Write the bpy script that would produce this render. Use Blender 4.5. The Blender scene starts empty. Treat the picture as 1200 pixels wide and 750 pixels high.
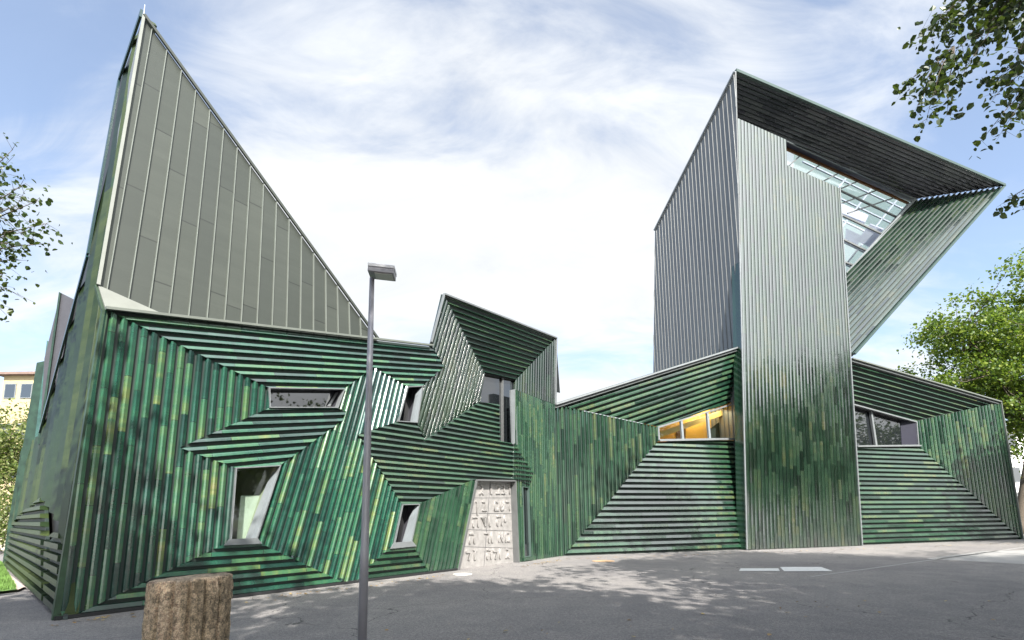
import bpy, bmesh, math, random
import numpy as np
from mathutils import Vector, Matrix

# ------------------------------------------------------------------ camera, world, sun, exposure
scene = bpy.context.scene
col = scene.collection
R = math.radians
PITCH, ROLL, SHIFT = 8.0, -0.6, 146.0
cam_d = bpy.data.cameras.new('camera'); cam = bpy.data.objects.new('camera', cam_d); col.objects.link(cam)
cam_d.lens = 18.0; cam_d.sensor_width = 36.0; cam_d.shift_y = SHIFT / 1200.0
cam_d.clip_start = 0.05; cam_d.clip_end = 6000
CAMROT = Matrix.Rotation(R(90 + PITCH), 3, 'X') @ Matrix.Rotation(R(ROLL), 3, 'Z')
CPOS = Vector((0, 0, 1.6))
cam.matrix_world = Matrix.Translation(CPOS) @ CAMROT.to_4x4()
scene.camera = cam
scene.view_settings.view_transform = 'Standard'
scene.view_settings.look = 'None'
scene.view_settings.gamma = 1.0
scene.view_settings.exposure = 1.38
SUN_AZ = math.atan2(0.20, -0.98)            # clockwise from +Y
SUN_EL = R(40)
SUNV = Vector((math.sin(SUN_AZ) * math.cos(SUN_EL), math.cos(SUN_AZ) * math.cos(SUN_EL), math.sin(SUN_EL)))
sd = bpy.data.lights.new('sun', 'SUN'); sd.energy = 5.0; sd.angle = R(0.55); sd.color = (1.0, 0.955, 0.89)
so = bpy.data.objects.new('sun', sd); col.objects.link(so)
so.rotation_euler = SUNV.to_track_quat('Z', 'Y').to_euler(); so.location = (0, 0, 60)

world = bpy.data.worlds.new('World'); scene.world = world; world.use_nodes = True
W = world.node_tree; W.nodes.clear()
def wn(t, **k):
    n = W.nodes.new(t)
    for a, b in k.items(): setattr(n, a, b)
    return n
sky = wn('ShaderNodeTexSky', sky_type='NISHITA', sun_disc=False, sun_elevation=SUN_EL, sun_rotation=SUN_AZ, altitude=100, air_density=1.0, dust_density=1.2, ozone_density=1.6)
bg1 = wn('ShaderNodeBackground'); bg1.inputs[1].default_value = 0.115
W.links.new(sky.outputs[0], bg1.inputs[0])
tc = wn('ShaderNodeTexCoord')
sep = wn('ShaderNodeSeparateXYZ'); W.links.new(tc.outputs['Generated'], sep.inputs[0])
def wmath(op, a, b=None, clamp=False):
    n = wn('ShaderNodeMath', operation=op, use_clamp=clamp)
    for i, v in enumerate((a, b)):
        if v is None: continue
        if isinstance(v, (int, float)): n.inputs[i].default_value = v
        else: W.links.new(v, n.inputs[i])
    return n.outputs[0]
# clouds lie on a flat layer: direction / (height + c)
hz = wmath('ADD', wmath('MAXIMUM', sep.outputs[2], 0.0), 0.28)
cx, cy = wmath('DIVIDE', sep.outputs[0], hz), wmath('DIVIDE', sep.outputs[1], hz)
comb = wn('ShaderNodeCombineXYZ'); W.links.new(cx, comb.inputs[0]); W.links.new(cy, comb.inputs[1])
mp = wn('ShaderNodeMapping'); mp.inputs['Rotation'].default_value = (0, 0, R(-52)); mp.inputs['Scale'].default_value = (0.72, 1.5, 1); mp.inputs['Location'].default_value = (0.65, 0.25, 0)
W.links.new(comb.outputs[0], mp.inputs[0])
n1 = wn('ShaderNodeTexNoise'); n1.inputs['Scale'].default_value = 1.1; n1.inputs['Detail'].default_value = 9; n1.inputs['Roughness'].default_value = 0.52; n1.inputs['Distortion'].default_value = 0.5
W.links.new(mp.outputs[0], n1.inputs[0])
n2 = wn('ShaderNodeTexNoise'); n2.inputs['Scale'].default_value = 3.6; n2.inputs['Detail'].default_value = 8; n2.inputs['Roughness'].default_value = 0.6; n2.inputs['Distortion'].default_value = 0.8
W.links.new(mp.outputs[0], n2.inputs[0])
mixn = wmath('ADD', wmath('MULTIPLY', n1.outputs[0], 0.72), wmath('MULTIPLY', n2.outputs[0], 0.28))
# a broad bank of cloud in front (low, slightly left of centre) and a thin veil elsewhere, but for an added bank behind
bank = wn('ShaderNodeVectorMath', operation='DOT_PRODUCT'); W.links.new(tc.outputs['Generated'], bank.inputs[0]); bank.inputs[1].default_value = Vector((-0.02, 0.86, 0.46)).normalized()
bk = wmath('MULTIPLY', wmath('SUBTRACT', bank.outputs['Value'], 0.80), 0.55)
refl_bank = wn('ShaderNodeVectorMath', operation='DOT_PRODUCT'); W.links.new(tc.outputs['Generated'], refl_bank.inputs[0]); refl_bank.inputs[1].default_value = Vector((0.80, -0.50, 0.42)).normalized()  # unseen cloud bank behind the view, added to whiten the tower's reflections
bkb = wmath('MULTIPLY', wmath('SUBTRACT', refl_bank.outputs['Value'], 0.55), 0.38)
bk2 = wmath('MAXIMUM', wmath('MAXIMUM', bk, -0.07), bkb)
cov = wn('ShaderNodeMapRange', interpolation_type='SMOOTHSTEP'); cov.inputs['From Min'].default_value = 0.40; cov.inputs['From Max'].default_value = 0.60
W.links.new(wmath('ADD', mixn, bk2), cov.inputs[0])
sunup = wn('ShaderNodeVectorMath', operation='DOT_PRODUCT'); W.links.new(tc.outputs['Generated'], sunup.inputs[0]); sunup.inputs[1].default_value = SUNV
glow = wmath('ADD', wmath('MULTIPLY', wmath('POWER', wmath('MAXIMUM', sunup.outputs['Value'], 0.0), 3.0), 2.0), 0.415)
bg2 = wn('ShaderNodeBackground'); bg2.inputs[0].default_value = (0.955, 0.98, 1.0, 1)
glow = wmath('MULTIPLY', glow, wmath('ADD', wmath('MULTIPLY', wmath('SUBTRACT', n2.outputs[0], 0.5), 0.40), 1.0)); W.links.new(glow, bg2.inputs[1])
mx = wn('ShaderNodeMixShader'); W.links.new(wmath('ADD', wmath('MULTIPLY', cov.outputs[0], 0.80), 0.17), mx.inputs[0]); W.links.new(bg1.outputs[0], mx.inputs[1]); W.links.new(bg2.outputs[0], mx.inputs[2])
wo = wn('ShaderNodeOutputWorld'); W.links.new(mx.outputs[0], wo.inputs[0])

# ------------------------------------------------------------------ helpers
def V(*a): return Vector(a)
def ray(p): return CAMROT @ Vector(((p[0] - 600) / 600.0, (375 + SHIFT - p[1]) / 600.0, -1.0))
def G(p, z=0.0):
    d = ray(p); return CPOS + d * ((z - CPOS.z) / d.z)
def AT(p, Y):
    d = ray(p); return CPOS + d * (Y / d.y)
class Plane:
    def __init__(s, P, n):
        s.P = P.copy(); s.n = n.normalized()
        if s.n.dot(CPOS - P) < 0: s.n = -s.n
    def __call__(s, p):
        d = ray(p); return CPOS + d * ((s.P - CPOS).dot(s.n) / d.dot(s.n))
    def back(s, t): return Plane(s.P - s.n * t, s.n)
def plane3(a, b, c): return Plane(a, (b - a).cross(c - a))
def vplane(p, q):
    a, b = G(p), G(q); return Plane(a, (b - a).cross(V(0, 0, 1)))

def link(o, parent=None):
    col.objects.link(o)
    if parent: o.parent = parent
    return o
def mesh(name, vs, fs, mats, parent=None, mi=None, uvs=None, smooth=False):
    me = bpy.data.meshes.new(name); me.from_pydata([tuple(v) for v in vs], [], fs)
    for m in (mats if isinstance(mats, (list, tuple)) else [mats]): me.materials.append(m)
    if mi: me.polygons.foreach_set('material_index', mi)
    if uvs is not None:
        l = me.uv_layers.new(name='UVMap'); l.data.foreach_set('uv', np.asarray(uvs, dtype=np.float32).ravel())
    if smooth: me.polygons.foreach_set('use_smooth', [True] * len(me.polygons))
    me.update()
    o = bpy.data.objects.new(name, me)
    if parent is not None: o.parent = parent; o.matrix_parent_inverse = Matrix.Translation(-parent.location)
    col.objects.link(o); return o
def thing(name, label, cat, loc=(0, 0, 0), group=None):
    o = bpy.data.objects.new(name, None); o.location = loc; col.objects.link(o); o.empty_display_size = 0.3
    o['label'] = label; o['category'] = cat
    if group: o['group'] = group
    return o
def tag(o, label, cat, group=None):
    o['label'] = label; o['category'] = cat
    if group: o['group'] = group
    return o
class MB:
    """collects shapes into one mesh"""
    def __init__(s): s.v = []; s.f = []
    def add(s, vs, fs):
        k = len(s.v); s.v += list(vs); s.f += [tuple(i + k for i in f) for f in fs]; return s
    def prism(s, pts, off):
        n = len(pts); s.add(list(pts) + [p + off for p in pts], [tuple(range(n)), tuple(range(2 * n - 1, n - 1, -1))] + [(i, n + i, n + (i + 1) % n, (i + 1) % n) for i in range(n)]); return s
    def box(s, c, d, rz=0.0):
        m = Matrix.Rotation(rz, 3, 'Z'); x, y, z = (q / 2 for q in d)
        vs = [Vector(c) + m @ Vector(t) for t in ((-x, -y, -z), (x, -y, -z), (x, y, -z), (-x, y, -z), (-x, -y, z), (x, -y, z), (x, y, z), (-x, y, z))]
        s.add(vs, [(0, 3, 2, 1), (4, 5, 6, 7), (0, 1, 5, 4), (1, 2, 6, 5), (2, 3, 7, 6), (3, 0, 4, 7)]); return s
    def bar(s, a, b, w, h, n):
        """rectangular bar from a to b, w across, h deep along normal n (towards +n)"""
        u = (b - a).normalized(); n = (n - u * n.dot(u)).normalized(); t = u.cross(n) * (w / 2)
        s.prism([a - t, a + t, a + t + n * h, a - t + n * h], b - a); return s
    def tube(s, pts, rad, seg=8, cap=True):
        rings = []; k0 = len(s.v)
        for i, p in enumerate(pts):
            d = (pts[min(i + 1, len(pts) - 1)] - pts[max(i - 1, 0)]).normalized()
            a = d.cross(V(0, 0, 1) if abs(d.z) < 0.9 else V(1, 0, 0)).normalized(); b = d.cross(a)
            r = rad[i] if isinstance(rad, (list, tuple)) else rad
            s.v += [p + (a * math.cos(2 * math.pi * j / seg) + b * math.sin(2 * math.pi * j / seg)) * r for j in range(seg)]
        for i in range(len(pts) - 1):
            for j in range(seg):
                q = k0 + i * seg; s.f.append((q + j, q + (j + 1) % seg, q + seg + (j + 1) % seg, q + seg + j))
        if cap:
            s.f.append(tuple(k0 + j for j in range(seg))[::-1]); s.f.append(tuple(k0 + (len(pts) - 1) * seg + j for j in range(seg)))
        return s
    def build(s, name, m, parent=None, smooth=False, bevel=0):
        o = mesh(name, s.v, s.f, m, parent, smooth=smooth)
        bm = bmesh.new(); bm.from_mesh(o.data); bmesh.ops.recalc_face_normals(bm, faces=bm.faces)
        if bevel: bmesh.ops.bevel(bm, geom=[e for e in bm.edges if len(e.link_faces) == 2 and e.calc_face_angle(0) > 0.5], offset=bevel, segments=2, affect='EDGES', profile=0.5)
        bm.to_mesh(o.data); bm.free(); return o

# ------------------------------------------------------------------ materials
class Mat:
    def __init__(s, name):
        s.m = bpy.data.materials.new(name); s.m.use_nodes = True; s.t = s.m.node_tree; s.b = s.t.nodes['Principled BSDF']; s.out = s.t.nodes['Material Output']
    def n(s, t, **k):
        x = s.t.nodes.new(t)
        for a, b in k.items(): setattr(x, a, b)
        return x
    def l(s, a, b): s.t.links.new(a, b)
    def set(s, **k):
        for a, b in k.items(): s.b.inputs[a.replace('_', ' ')].default_value = b if not (isinstance(b, tuple) and len(b) == 3) else (*b, 1)
        return s
    def math(s, op, a, b=None, c=None, clamp=False):
        x = s.n('ShaderNodeMath', operation=op, use_clamp=clamp)
        for i, v in enumerate((a, b, c)):
            if v is None: continue
            if isinstance(v, (int, float)): x.inputs[i].default_value = v
            else: s.l(v, x.inputs[i])
        return x.outputs[0]
    def ramp(s, fac, stops, interp='LINEAR'):
        x = s.n('ShaderNodeValToRGB'); x.color_ramp.interpolation = interp; e = x.color_ramp.elements
        while len(e) < len(stops): e.new(0.5)
        for i, (p, c) in enumerate(stops): e[i].position = p; e[i].color = (*c, 1) if len(c) == 3 else c
        s.l(fac, x.inputs[0]); return x.outputs[0]
    def noise(s, vec, scale, detail=4, rough=0.55, dist=0.0, dim='3D'):
        x = s.n('ShaderNodeTexNoise', noise_dimensions=dim); x.inputs['Scale'].default_value = scale; x.inputs['Detail'].default_value = detail; x.inputs['Roughness'].default_value = rough; x.inputs['Distortion'].default_value = dist
        if vec is not None: s.l(vec, x.inputs['Vector'])
        return x.outputs[0]
    def mixc(s, fac, a, b, mode='MIX'):
        x = s.n('ShaderNodeMix', data_type='RGBA', blend_type=mode)
        for i, v in ((0, fac), (6, a), (7, b)):
            if isinstance(v, (int, float)): x.inputs[i].default_value = v
            elif isinstance(v, tuple): x.inputs[i].default_value = (*v, 1)
            else: s.l(v, x.inputs[i])
        return x.outputs[2]
    def bump(s, h, strength=0.3, dist=0.02):
        x = s.n('ShaderNodeBump'); x.inputs['Strength'].default_value = strength; x.inputs['Distance'].default_value = dist; s.l(h, x.inputs['Height']); s.l(x.outputs[0], s.b.inputs['Normal']); return x
def simple(name, c, rough=0.6, metal=0.0, var=0.12, scale=3.0, **k):
    M = Mat(name); M.set(Roughness=rough, Metallic=metal, **k)
    g = M.n('ShaderNodeNewGeometry').outputs['Position']
    n = M.noise(g, scale, 6, 0.6)
    M.l(M.ramp(n, [(0.25, tuple(x * (1 - var) for x in c)), (0.75, tuple(x * (1 + var) for x in c))]), M.b.inputs['Base Color'])
    return M.m

def glazed(name, stops, L=1.1, ior=1.75, r0=0.10, r1=0.30, joint=0.6, tilt=0.035, jw=0.012, clus=0.5, metal=0.0, gain=1.0, sat=0.15):
    """glazed ceramic ribs: UV.x = metres along the rib, UV.y = rib number"""
    M = Mat(name); uv = M.n('ShaderNodeUVMap').outputs[0]
    sp = M.n('ShaderNodeSeparateXYZ'); M.l(uv, sp.inputs[0]); u, v = sp.outputs[0], sp.outputs[1]
    rib = M.math('FLOOR', v)
    w1 = M.n('ShaderNodeTexWhiteNoise', noise_dimensions='1D'); M.l(rib, w1.inputs['W'])
    uu = M.math('ADD', M.math('DIVIDE', u, L), M.math('MULTIPLY', w1.outputs['Value'], 7.3))
    cell = M.math('FLOOR', uu); fr = M.math('FRACT', uu)
    cb = M.n('ShaderNodeCombineXYZ'); M.l(cell, cb.inputs[0]); M.l(rib, cb.inputs[1])
    w2 = M.n('ShaderNodeTexWhiteNoise', noise_dimensions='2D'); M.l(cb.outputs[0], w2.inputs['Vector'])
    pos = M.n('ShaderNodeNewGeometry')
    big = M.noise(pos.outputs['Position'], 0.45, 3, 0.5)
    mp = M.n('ShaderNodeMapping'); mp.inputs['Scale'].default_value = (1.6, 3.0, 1); M.l(uv, mp.inputs[0])
    streak = M.noise(mp.outputs[0], 2.0, 6, 0.65, 0.4)
    # kiln batches cluster, single tiles jump, the glaze runs along the tile
    f = M.math('ADD', M.math('MULTIPLY', w2.outputs['Value'], 0.62), M.math('ADD', M.math('MULTIPLY', M.math('SUBTRACT', big, 0.5), clus), M.math('MULTIPLY', M.math('SUBTRACT', streak, 0.5), 0.75)))
    f = M.math('ADD', f, 0.19, clamp=True)
    c = M.ramp(f, [(p, tuple((x * (1 - sat) + (q[0] * .3 + q[1] * .6 + q[2] * .1) * sat) * gain for x in q)) for p, q in stops])
    j = M.math('LESS_THAN', M.math('ABSOLUTE', M.math('SUBTRACT', fr, jw / 2)), jw / 2)
    M.l(M.mixc(M.math('MULTIPLY', j, joint), c, (0.01, 0.012, 0.01)), M.b.inputs['Base Color'])
    M.set(IOR=ior, Metallic=metal)
    fine = M.noise(pos.outputs['Position'], 14, 5, 0.6)
    rr = M.n('ShaderNodeMapRange'); rr.inputs['To Min'].default_value = r0; rr.inputs['To Max'].default_value = r1
    M.l(M.math('ADD', M.math('MULTIPLY', fine, 0.5), M.math('MULTIPLY', w2.outputs['Value'], 0.5)), rr.inputs[0]); M.l(rr.outputs[0], M.b.inputs['Roughness'])
    bp = M.n('ShaderNodeBump'); bp.inputs['Strength'].default_value = 0.35; bp.inputs['Distance'].default_value = 0.012; M.l(streak, bp.inputs['Height'])
    vs = M.n('ShaderNodeVectorMath', operation='SUBTRACT'); M.l(w2.outputs['Color'], vs.inputs[0]); vs.inputs[1].default_value = (0.5, 0.5, 0.5)
    vm = M.n('ShaderNodeVectorMath', operation='SCALE'); M.l(vs.outputs[0], vm.inputs[0]); vm.inputs['Scale'].default_value = tilt * 2
    va = M.n('ShaderNodeVectorMath', operation='ADD'); M.l(bp.outputs[0], va.inputs[0]); M.l(vm.outputs[0], va.inputs[1])
    vn = M.n('ShaderNodeVectorMath', operation='NORMALIZE'); M.l(va.outputs[0], vn.inputs[0]); M.l(vn.outputs[0], M.b.inputs['Normal'])
    return M.m
GREEN = [(0.0, (0.006, 0.022, 0.018)), (0.22, (0.012, 0.060, 0.045)), (0.42, (0.018, 0.115, 0.072)), (0.58, (0.035, 0.165, 0.085)), (0.74, (0.075, 0.205, 0.085)), (0.9, (0.20, 0.27, 0.075)), (1.0, (0.33, 0.33, 0.12))]
GREEN2 = [(0.0, (0.006, 0.020, 0.014)), (0.3, (0.012, 0.058, 0.030)), (0.55, (0.024, 0.105, 0.050)), (0.75, (0.055, 0.14, 0.055)), (0.92, (0.13, 0.17, 0.05)), (1.0, (0.22, 0.22, 0.08))]
SKYTINT = [(0.0, (0.008, 0.030, 0.030)), (0.35, (0.016, 0.090, 0.085)), (0.6, (0.03, 0.14, 0.11)), (0.82, (0.07, 0.19, 0.11)), (1.0, (0.16, 0.24, 0.10))]
m_tile = glazed('glazed_green_tile', GREEN, L=1.05, ior=1.95, gain=0.58, sat=0.04)
m_tile2 = glazed('glazed_deep_green_tile', GREEN2, L=1.3, ior=2.0, gain=0.55)
m_tileb = glazed('sky_tinted_tile', SKYTINT, L=1.1, ior=1.9, gain=0.8)  # bluer glaze for one panel, sky reflection put into the colour
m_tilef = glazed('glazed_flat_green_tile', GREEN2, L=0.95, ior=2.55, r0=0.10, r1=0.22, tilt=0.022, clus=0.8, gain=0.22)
ZN = [(0.0, (0.028, 0.034, 0.027)), (0.5, (0.036, 0.043, 0.034)), (1.0, (0.052, 0.060, 0.048))]
m_zinc = glazed('weathered_zinc_sheet', ZN, L=3.0, ior=1.5, r0=0.42, r1=0.6, tilt=0.03, jw=0.01, joint=0.75, metal=0.35)
m_zinc2 = glazed('grey_standing_seam_sheet', [(0.0, (0.15, 0.155, 0.155)), (1.0, (0.21, 0.215, 0.215))], L=4.0, ior=1.5, r0=0.35, r1=0.55, tilt=0.02, jw=0.004, joint=0.5, metal=0.4)
m_seam = simple('pale_metal_seam', (0.15, 0.165, 0.145), 0.5, 0.3)
m_seamd = simple('grey_metal_seam', (0.15, 0.155, 0.155), 0.45, 0.4)
m_trim = simple('aluminium_trim', (0.20, 0.215, 0.22), 0.45, 0.4)
m_ledge = simple('pale_roof_sheet', (0.17, 0.18, 0.16), 0.55, 0.1)
m_roof = simple('dark_roof_sheet', (0.10, 0.11, 0.11), 0.7)
m_gap = simple('shade_dark_groove', (0.017, 0.028, 0.024), 0.6)  # groove floor between ribs; the shade there is put into its colour
m_dark = simple('dark_recess', (0.012, 0.013, 0.014), 0.6)
m_reveal = simple('dark_bronze_reveal', (0.035, 0.035, 0.042), 0.45)
def glassmat(name, c=(0.01, 0.012, 0.014), rough=0.02, ior=1.75):
    M = Mat(name); M.set(Base_Color=c, Roughness=rough, IOR=ior)
    g = M.n('ShaderNodeNewGeometry').outputs['Position']; M.bump(M.noise(g, 0.8, 2), 0.06, 0.03); return M.m
m_glass = glassmat('dark_window_glass', ior=2.3)
def clearglass(name, op=0.86, tint=(0.9, 0.95, 0.95)):
    M = Mat(name); M.t.nodes.remove(M.b)
    g = M.n('ShaderNodeBsdfGlossy'); g.inputs['Roughness'].default_value = 0.02
    t = M.n('ShaderNodeBsdfTransparent'); t.inputs[0].default_value = (*tint, 1)
    fr = M.n('ShaderNodeLayerWeight'); fr.inputs[0].default_value = 0.5
    f2 = M.math('ADD', M.math('POWER', fr.outputs['Facing'], 4.0), 1 - op, clamp=True)
    x = M.n('ShaderNodeMixShader'); M.l(f2, x.inputs[0]); M.l(t.outputs[0], x.inputs[1]); M.l(g.outputs[0], x.inputs[2]); M.l(x.outputs[0], M.out.inputs[0]); return M.m
m_clear = clearglass('clear_window_glass', 0.93)
m_sky = clearglass('skylight_glass', 0.95, (0.95, 0.99, 0.985))
m_frost = Mat('frosted_glass'); m_frost.t.nodes.remove(m_frost.b)
_d = m_frost.n('ShaderNodeBsdfTranslucent'); _d.inputs[0].default_value = (0.90, 0.97, 0.95, 1); _e = m_frost.n('ShaderNodeBsdfTransparent'); _m = m_frost.n('ShaderNodeMixShader'); _m.inputs[0].default_value = 0.3; m_frost.l(_d.outputs[0], _m.inputs[1]); m_frost.l(_e.outputs[0], _m.inputs[2]); m_frost.l(_m.outputs[0], m_frost.out.inputs[0])

# ground
def asphalt():
    M = Mat('asphalt'); g = M.n('ShaderNodeNewGeometry').outputs['Position']
    big = M.noise(g, 0.22, 5, 0.6, 0.8); mid = M.noise(g, 1.6, 7, 0.72, 0.5); fin = M.noise(g, 95, 3, 0.85); gr = M.noise(g, 22, 4, 0.8)
    c = M.ramp(big, [(0.36, (0.145, 0.139, 0.148)), (0.46, (0.190, 0.182, 0.186)), (0.64, (0.235, 0.224, 0.218))])
    c = M.mixc(0.45, c, M.ramp(mid, [(0.3, (0.11, 0.107, 0.112)), (0.7, (0.245, 0.235, 0.22))]))
    c = M.mixc(0.75, c, M.ramp(fin, [(0.38, (0.16, 0.16, 0.165)), (0.62, (0.80, 0.78, 0.74))]), 'OVERLAY')
    c = M.mixc(0.45, c, M.ramp(gr, [(0.38, (0.2, 0.2, 0.2)), (0.62, (0.75, 0.74, 0.72))]), 'OVERLAY')
    # fine cracks along wandering cell borders, broken up by noise
    wv = M.n('ShaderNodeVectorMath', operation='ADD'); nn = M.n('ShaderNodeTexNoise'); nn.inputs['Scale'].default_value = 1.4; nn.inputs['Detail'].default_value = 5; M.l(g, nn.inputs[0]); M.l(g, wv.inputs[0]); M.l(nn.outputs['Color'], wv.inputs[1])
    vo = M.n('ShaderNodeTexVoronoi', feature='DISTANCE_TO_EDGE'); vo.inputs['Scale'].default_value = 0.16; M.l(wv.outputs[0], vo.inputs[0])
    cr = M.math('MULTIPLY', M.math('LESS_THAN', vo.outputs['Distance'], 0.0022), M.math('GREATER_THAN', mid, 0.47))
    c = M.mixc(M.math('MULTIPLY', cr, 0.75), c, (0.035, 0.034, 0.034))
    v2 = M.n('ShaderNodeTexVoronoi'); v2.inputs['Scale'].default_value = 2.6; M.l(g, v2.inputs[0])
    c = M.mixc(M.math('MULTIPLY', M.math('LESS_THAN', v2.outputs['Distance'], 0.03), 0.6), c, (0.36, 0.32, 0.25))
    M.l(c, M.b.inputs['Base Color']); M.set(Roughness=0.85); M.bump(M.math('ADD', fin, gr), 0.5, 0.01); return M.m
m_asph = asphalt()
m_paver = simple('pale_concrete', (0.27, 0.265, 0.255), 0.8, scale=6)
m_white = simple('worn_white_paint', (0.62, 0.62, 0.60), 0.6, var=0.2, scale=9)
m_grass = simple('grass_green', (0.10, 0.19, 0.035), 0.8, var=0.4, scale=8)
def earth():
    return simple('far_ground', (0.12, 0.14, 0.08), 0.9, var=0.3, scale=0.2)

# ------------------------------------------------------------------ ground
def sheet(name, pts, m, z=0.0):
    o = mesh(name, [(p[0], p[1], z) for p in pts], [tuple(range(len(pts)))], m); o['kind'] = 'structure'; return o
sheet('ground', [(-1500, -1500), (1500, -1500), (1500, 2500), (-1500, 2500)], earth(), -0.012)
sheet('plaza', [(-70, -60), (90, -60), (90, 75), (-70, 75)], m_asph, -0.004)

# ------------------------------------------------------------------ the ribbed panels
SEED = [0]
# profiles: (position across the rib 0..1, height as a share of the depth)
P_VERT = [(0.0, 0.0), (0.34, 0.0), (0.40, 0.70), (0.56, 1.0), (0.95, 0.55), (1.0, 0.0)]
P_HOR = [(0.0, 0.0), (0.12, 0.75), (0.20, 0.82), (0.50, 1.0), (0.57, 0.55), (0.60, 0.0), (1.0, 0.0)]
P_HORLOW = [(0.0, 0.0), (0.06, 0.92), (0.54, 1.0), (0.60, 0.0), (1.0, 0.0)]
P_COL = [(0.0, 0.0), (0.07, 0.0), (0.13, 0.85), (0.50, 1.0), (0.95, 0.85), (1.0, 0.0)]
P_THIN = [(0.0, 0.0), (0.18, 0.85), (0.30, 1.0), (0.37, 0.85), (0.42, 0.0), (1.0, 0.0)]
P_FLAT = [(0.0, 0.0), (0.14, 0.0), (0.20, 0.8), (0.55, 1.0), (0.93, 0.8), (1.0, 0.0)]
P_SEAM = [(0.0, 0.0), (0.955, 0.0), (0.96, 1.0), (0.995, 1.0), (1.0, 0.0)]
def facet(name, px, plane, direc, pitch, depth, prof, mats, parent, seam=False, skirt=0.06, phase=0.0, down=None):
    """px: outline in photograph pixels laid on the facade's own plane; ribs run along direc"""
    pts = [plane(p) if not isinstance(p, Vector) else p for p in px]
    n = plane.n
    if isinstance(direc, Vector): a = direc - n * direc.dot(n)
    else: a = plane(direc[1]) - plane(direc[0])
    a = a.normalized(); b = n.cross(a).normalized()
    if down is None: down = abs(b.z) > 0.6
    if (down and b.z > 0) or (not down and b.x < 0): b = -b
    O = plane.P
    q = [((p - O).dot(a), (p - O).dot(b)) for p in pts]
    N = len(q); smin, smax = min(t[1] for t in q), max(t[1] for t in q)
    cuts = {}
    k0, k1 = int(math.floor(smin / pitch - phase)) - 1, int(math.ceil(smax / pitch - phase)) + 1
    def hh(s):
        t = s / pitch - phase; k = math.floor(t + 1e-9); f = t - k
        for i in range(len(prof) - 1):
            if prof[i][0] - 1e-9 <= f <= prof[i + 1][0] + 1e-9:
                w = prof[i + 1][0] - prof[i][0]; return prof[i][1] + (prof[i + 1][1] - prof[i][1]) * ((f - prof[i][0]) / w if w > 0 else 0)
        return 0
    S = set(round(t[1], 6) for t in q)
    for k in range(k0, k1 + 1):
        for s, h in prof[:-1]:
            x = (k + phase + s) * pitch
            if smin < x < smax: S.add(round(x, 6))
    S = sorted(S); vs = []; fs = []; mi = []; uv = []
    SEED[0] += 1; sd = SEED[0] * 211
    def P(x, s, h): return O + a * x + b * s + n * ((h - 1.0) * depth)
    for s0, s1 in zip(S[:-1], S[1:]):
        if s1 - s0 < 1e-5: continue
        sm = (s0 + s1) / 2; E = []
        for i in range(N):
            (x0, y0), (x1, y1) = q[i], q[(i + 1) % N]
            if (y0 - sm) * (y1 - sm) < 0:
                f = lambda s: x0 + (x1 - x0) * (s - y0) / (y1 - y0)
                E.append((f(sm), f(s0), f(s1)))
        E.sort(); e = (s1 - s0) * 1e-3
        h0, h1 = hh(s0 + e), hh(s1 - e)
        rib = math.floor(sm / pitch - phase); fr = sm / pitch - phase - rib
        for j in range(0, len(E) - 1, 2):
            (_, l0, l1), (_, r0, r1) = E[j], E[j + 1]
            k = len(vs); vs += [P(l0, s0, h0), P(r0, s0, h0), P(r1, s1, h1), P(l1, s1, h1)]
            fs.append((k, k + 1, k + 2, k + 3)); m = 1 if (seam and fr > seam) or (not seam and h0 < 0.02 and h1 < 0.02) else 0; mi.append(m)
            v = sd + rib + 0.5; uv += [(l0, v), (r0, v), (r1, v), (l1, v)]
            hb = -skirt / depth
            for (xa, sa, ha, xb, sb, hb2) in ((l0, s0, h0, l1, s1, h1), (r0, s0, h0, r1, s1, h1)):
                k = len(vs); vs += [P(xa, sa, ha), P(xb, sb, hb2), P(xb, sb, hb), P(xa, sa, hb)]
                fs.append((k, k + 1, k + 2, k + 3)); mi.append(m); uv += [(xa, v), (xb, v), (xb, v), (xa, v)]
    ms = list(mats) if isinstance(mats, (list, tuple)) else [mats, m_gap]
    o = mesh(name, vs, fs, ms, parent, mi if len(ms) > 1 else None, uv)
    bm = bmesh.new(); bm.from_mesh(o.data); bmesh.ops.remove_doubles(bm, verts=bm.verts, dist=1e-5)
    for f in bm.faces:
        if f.normal.dot(n) < -0.05: f.normal_flip()
    bm.to_mesh(o.data); bm.free()
    return o
def inset(pts, n, w):
    c = sum(pts, Vector()) / len(pts); out = []; N = len(pts)
    for i in range(N):
        a, b, d = pts[i - 1], pts[i], pts[(i + 1) % N]
        e1, e2 = (b - a).normalized(), (d - b).normalized()
        m1, m2 = n.cross(e1), n.cross(e2)
        if m1.dot(c - b) < 0: m1 = -m1
        if m2.dot(c - b) < 0: m2 = -m2
        m = m1 + m2; m = m / max(m.dot(m1), 0.35); out.append(b + m * w)
    return out
def ring(pts, n, w, front, back):
    """frame of width w inside the outline, from n*front to n*back"""
    q = inset(pts, n, w); N = len(pts); vs = [p + n * front for p in pts] + [p + n * front for p in q] + [p + n * back for p in q] + [p + n * back for p in pts]; fs = []
    for i in range(N):
        j = (i + 1) % N
        fs += [(i, j, N + j, N + i), (N + i, N + j, 2 * N + j, 2 * N + i), (2 * N + i, 2 * N + j, 3 * N + j, 3 * N + i), (3 * N + i, 3 * N + j, j, i)]
    return MB().add(vs, fs)
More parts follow.
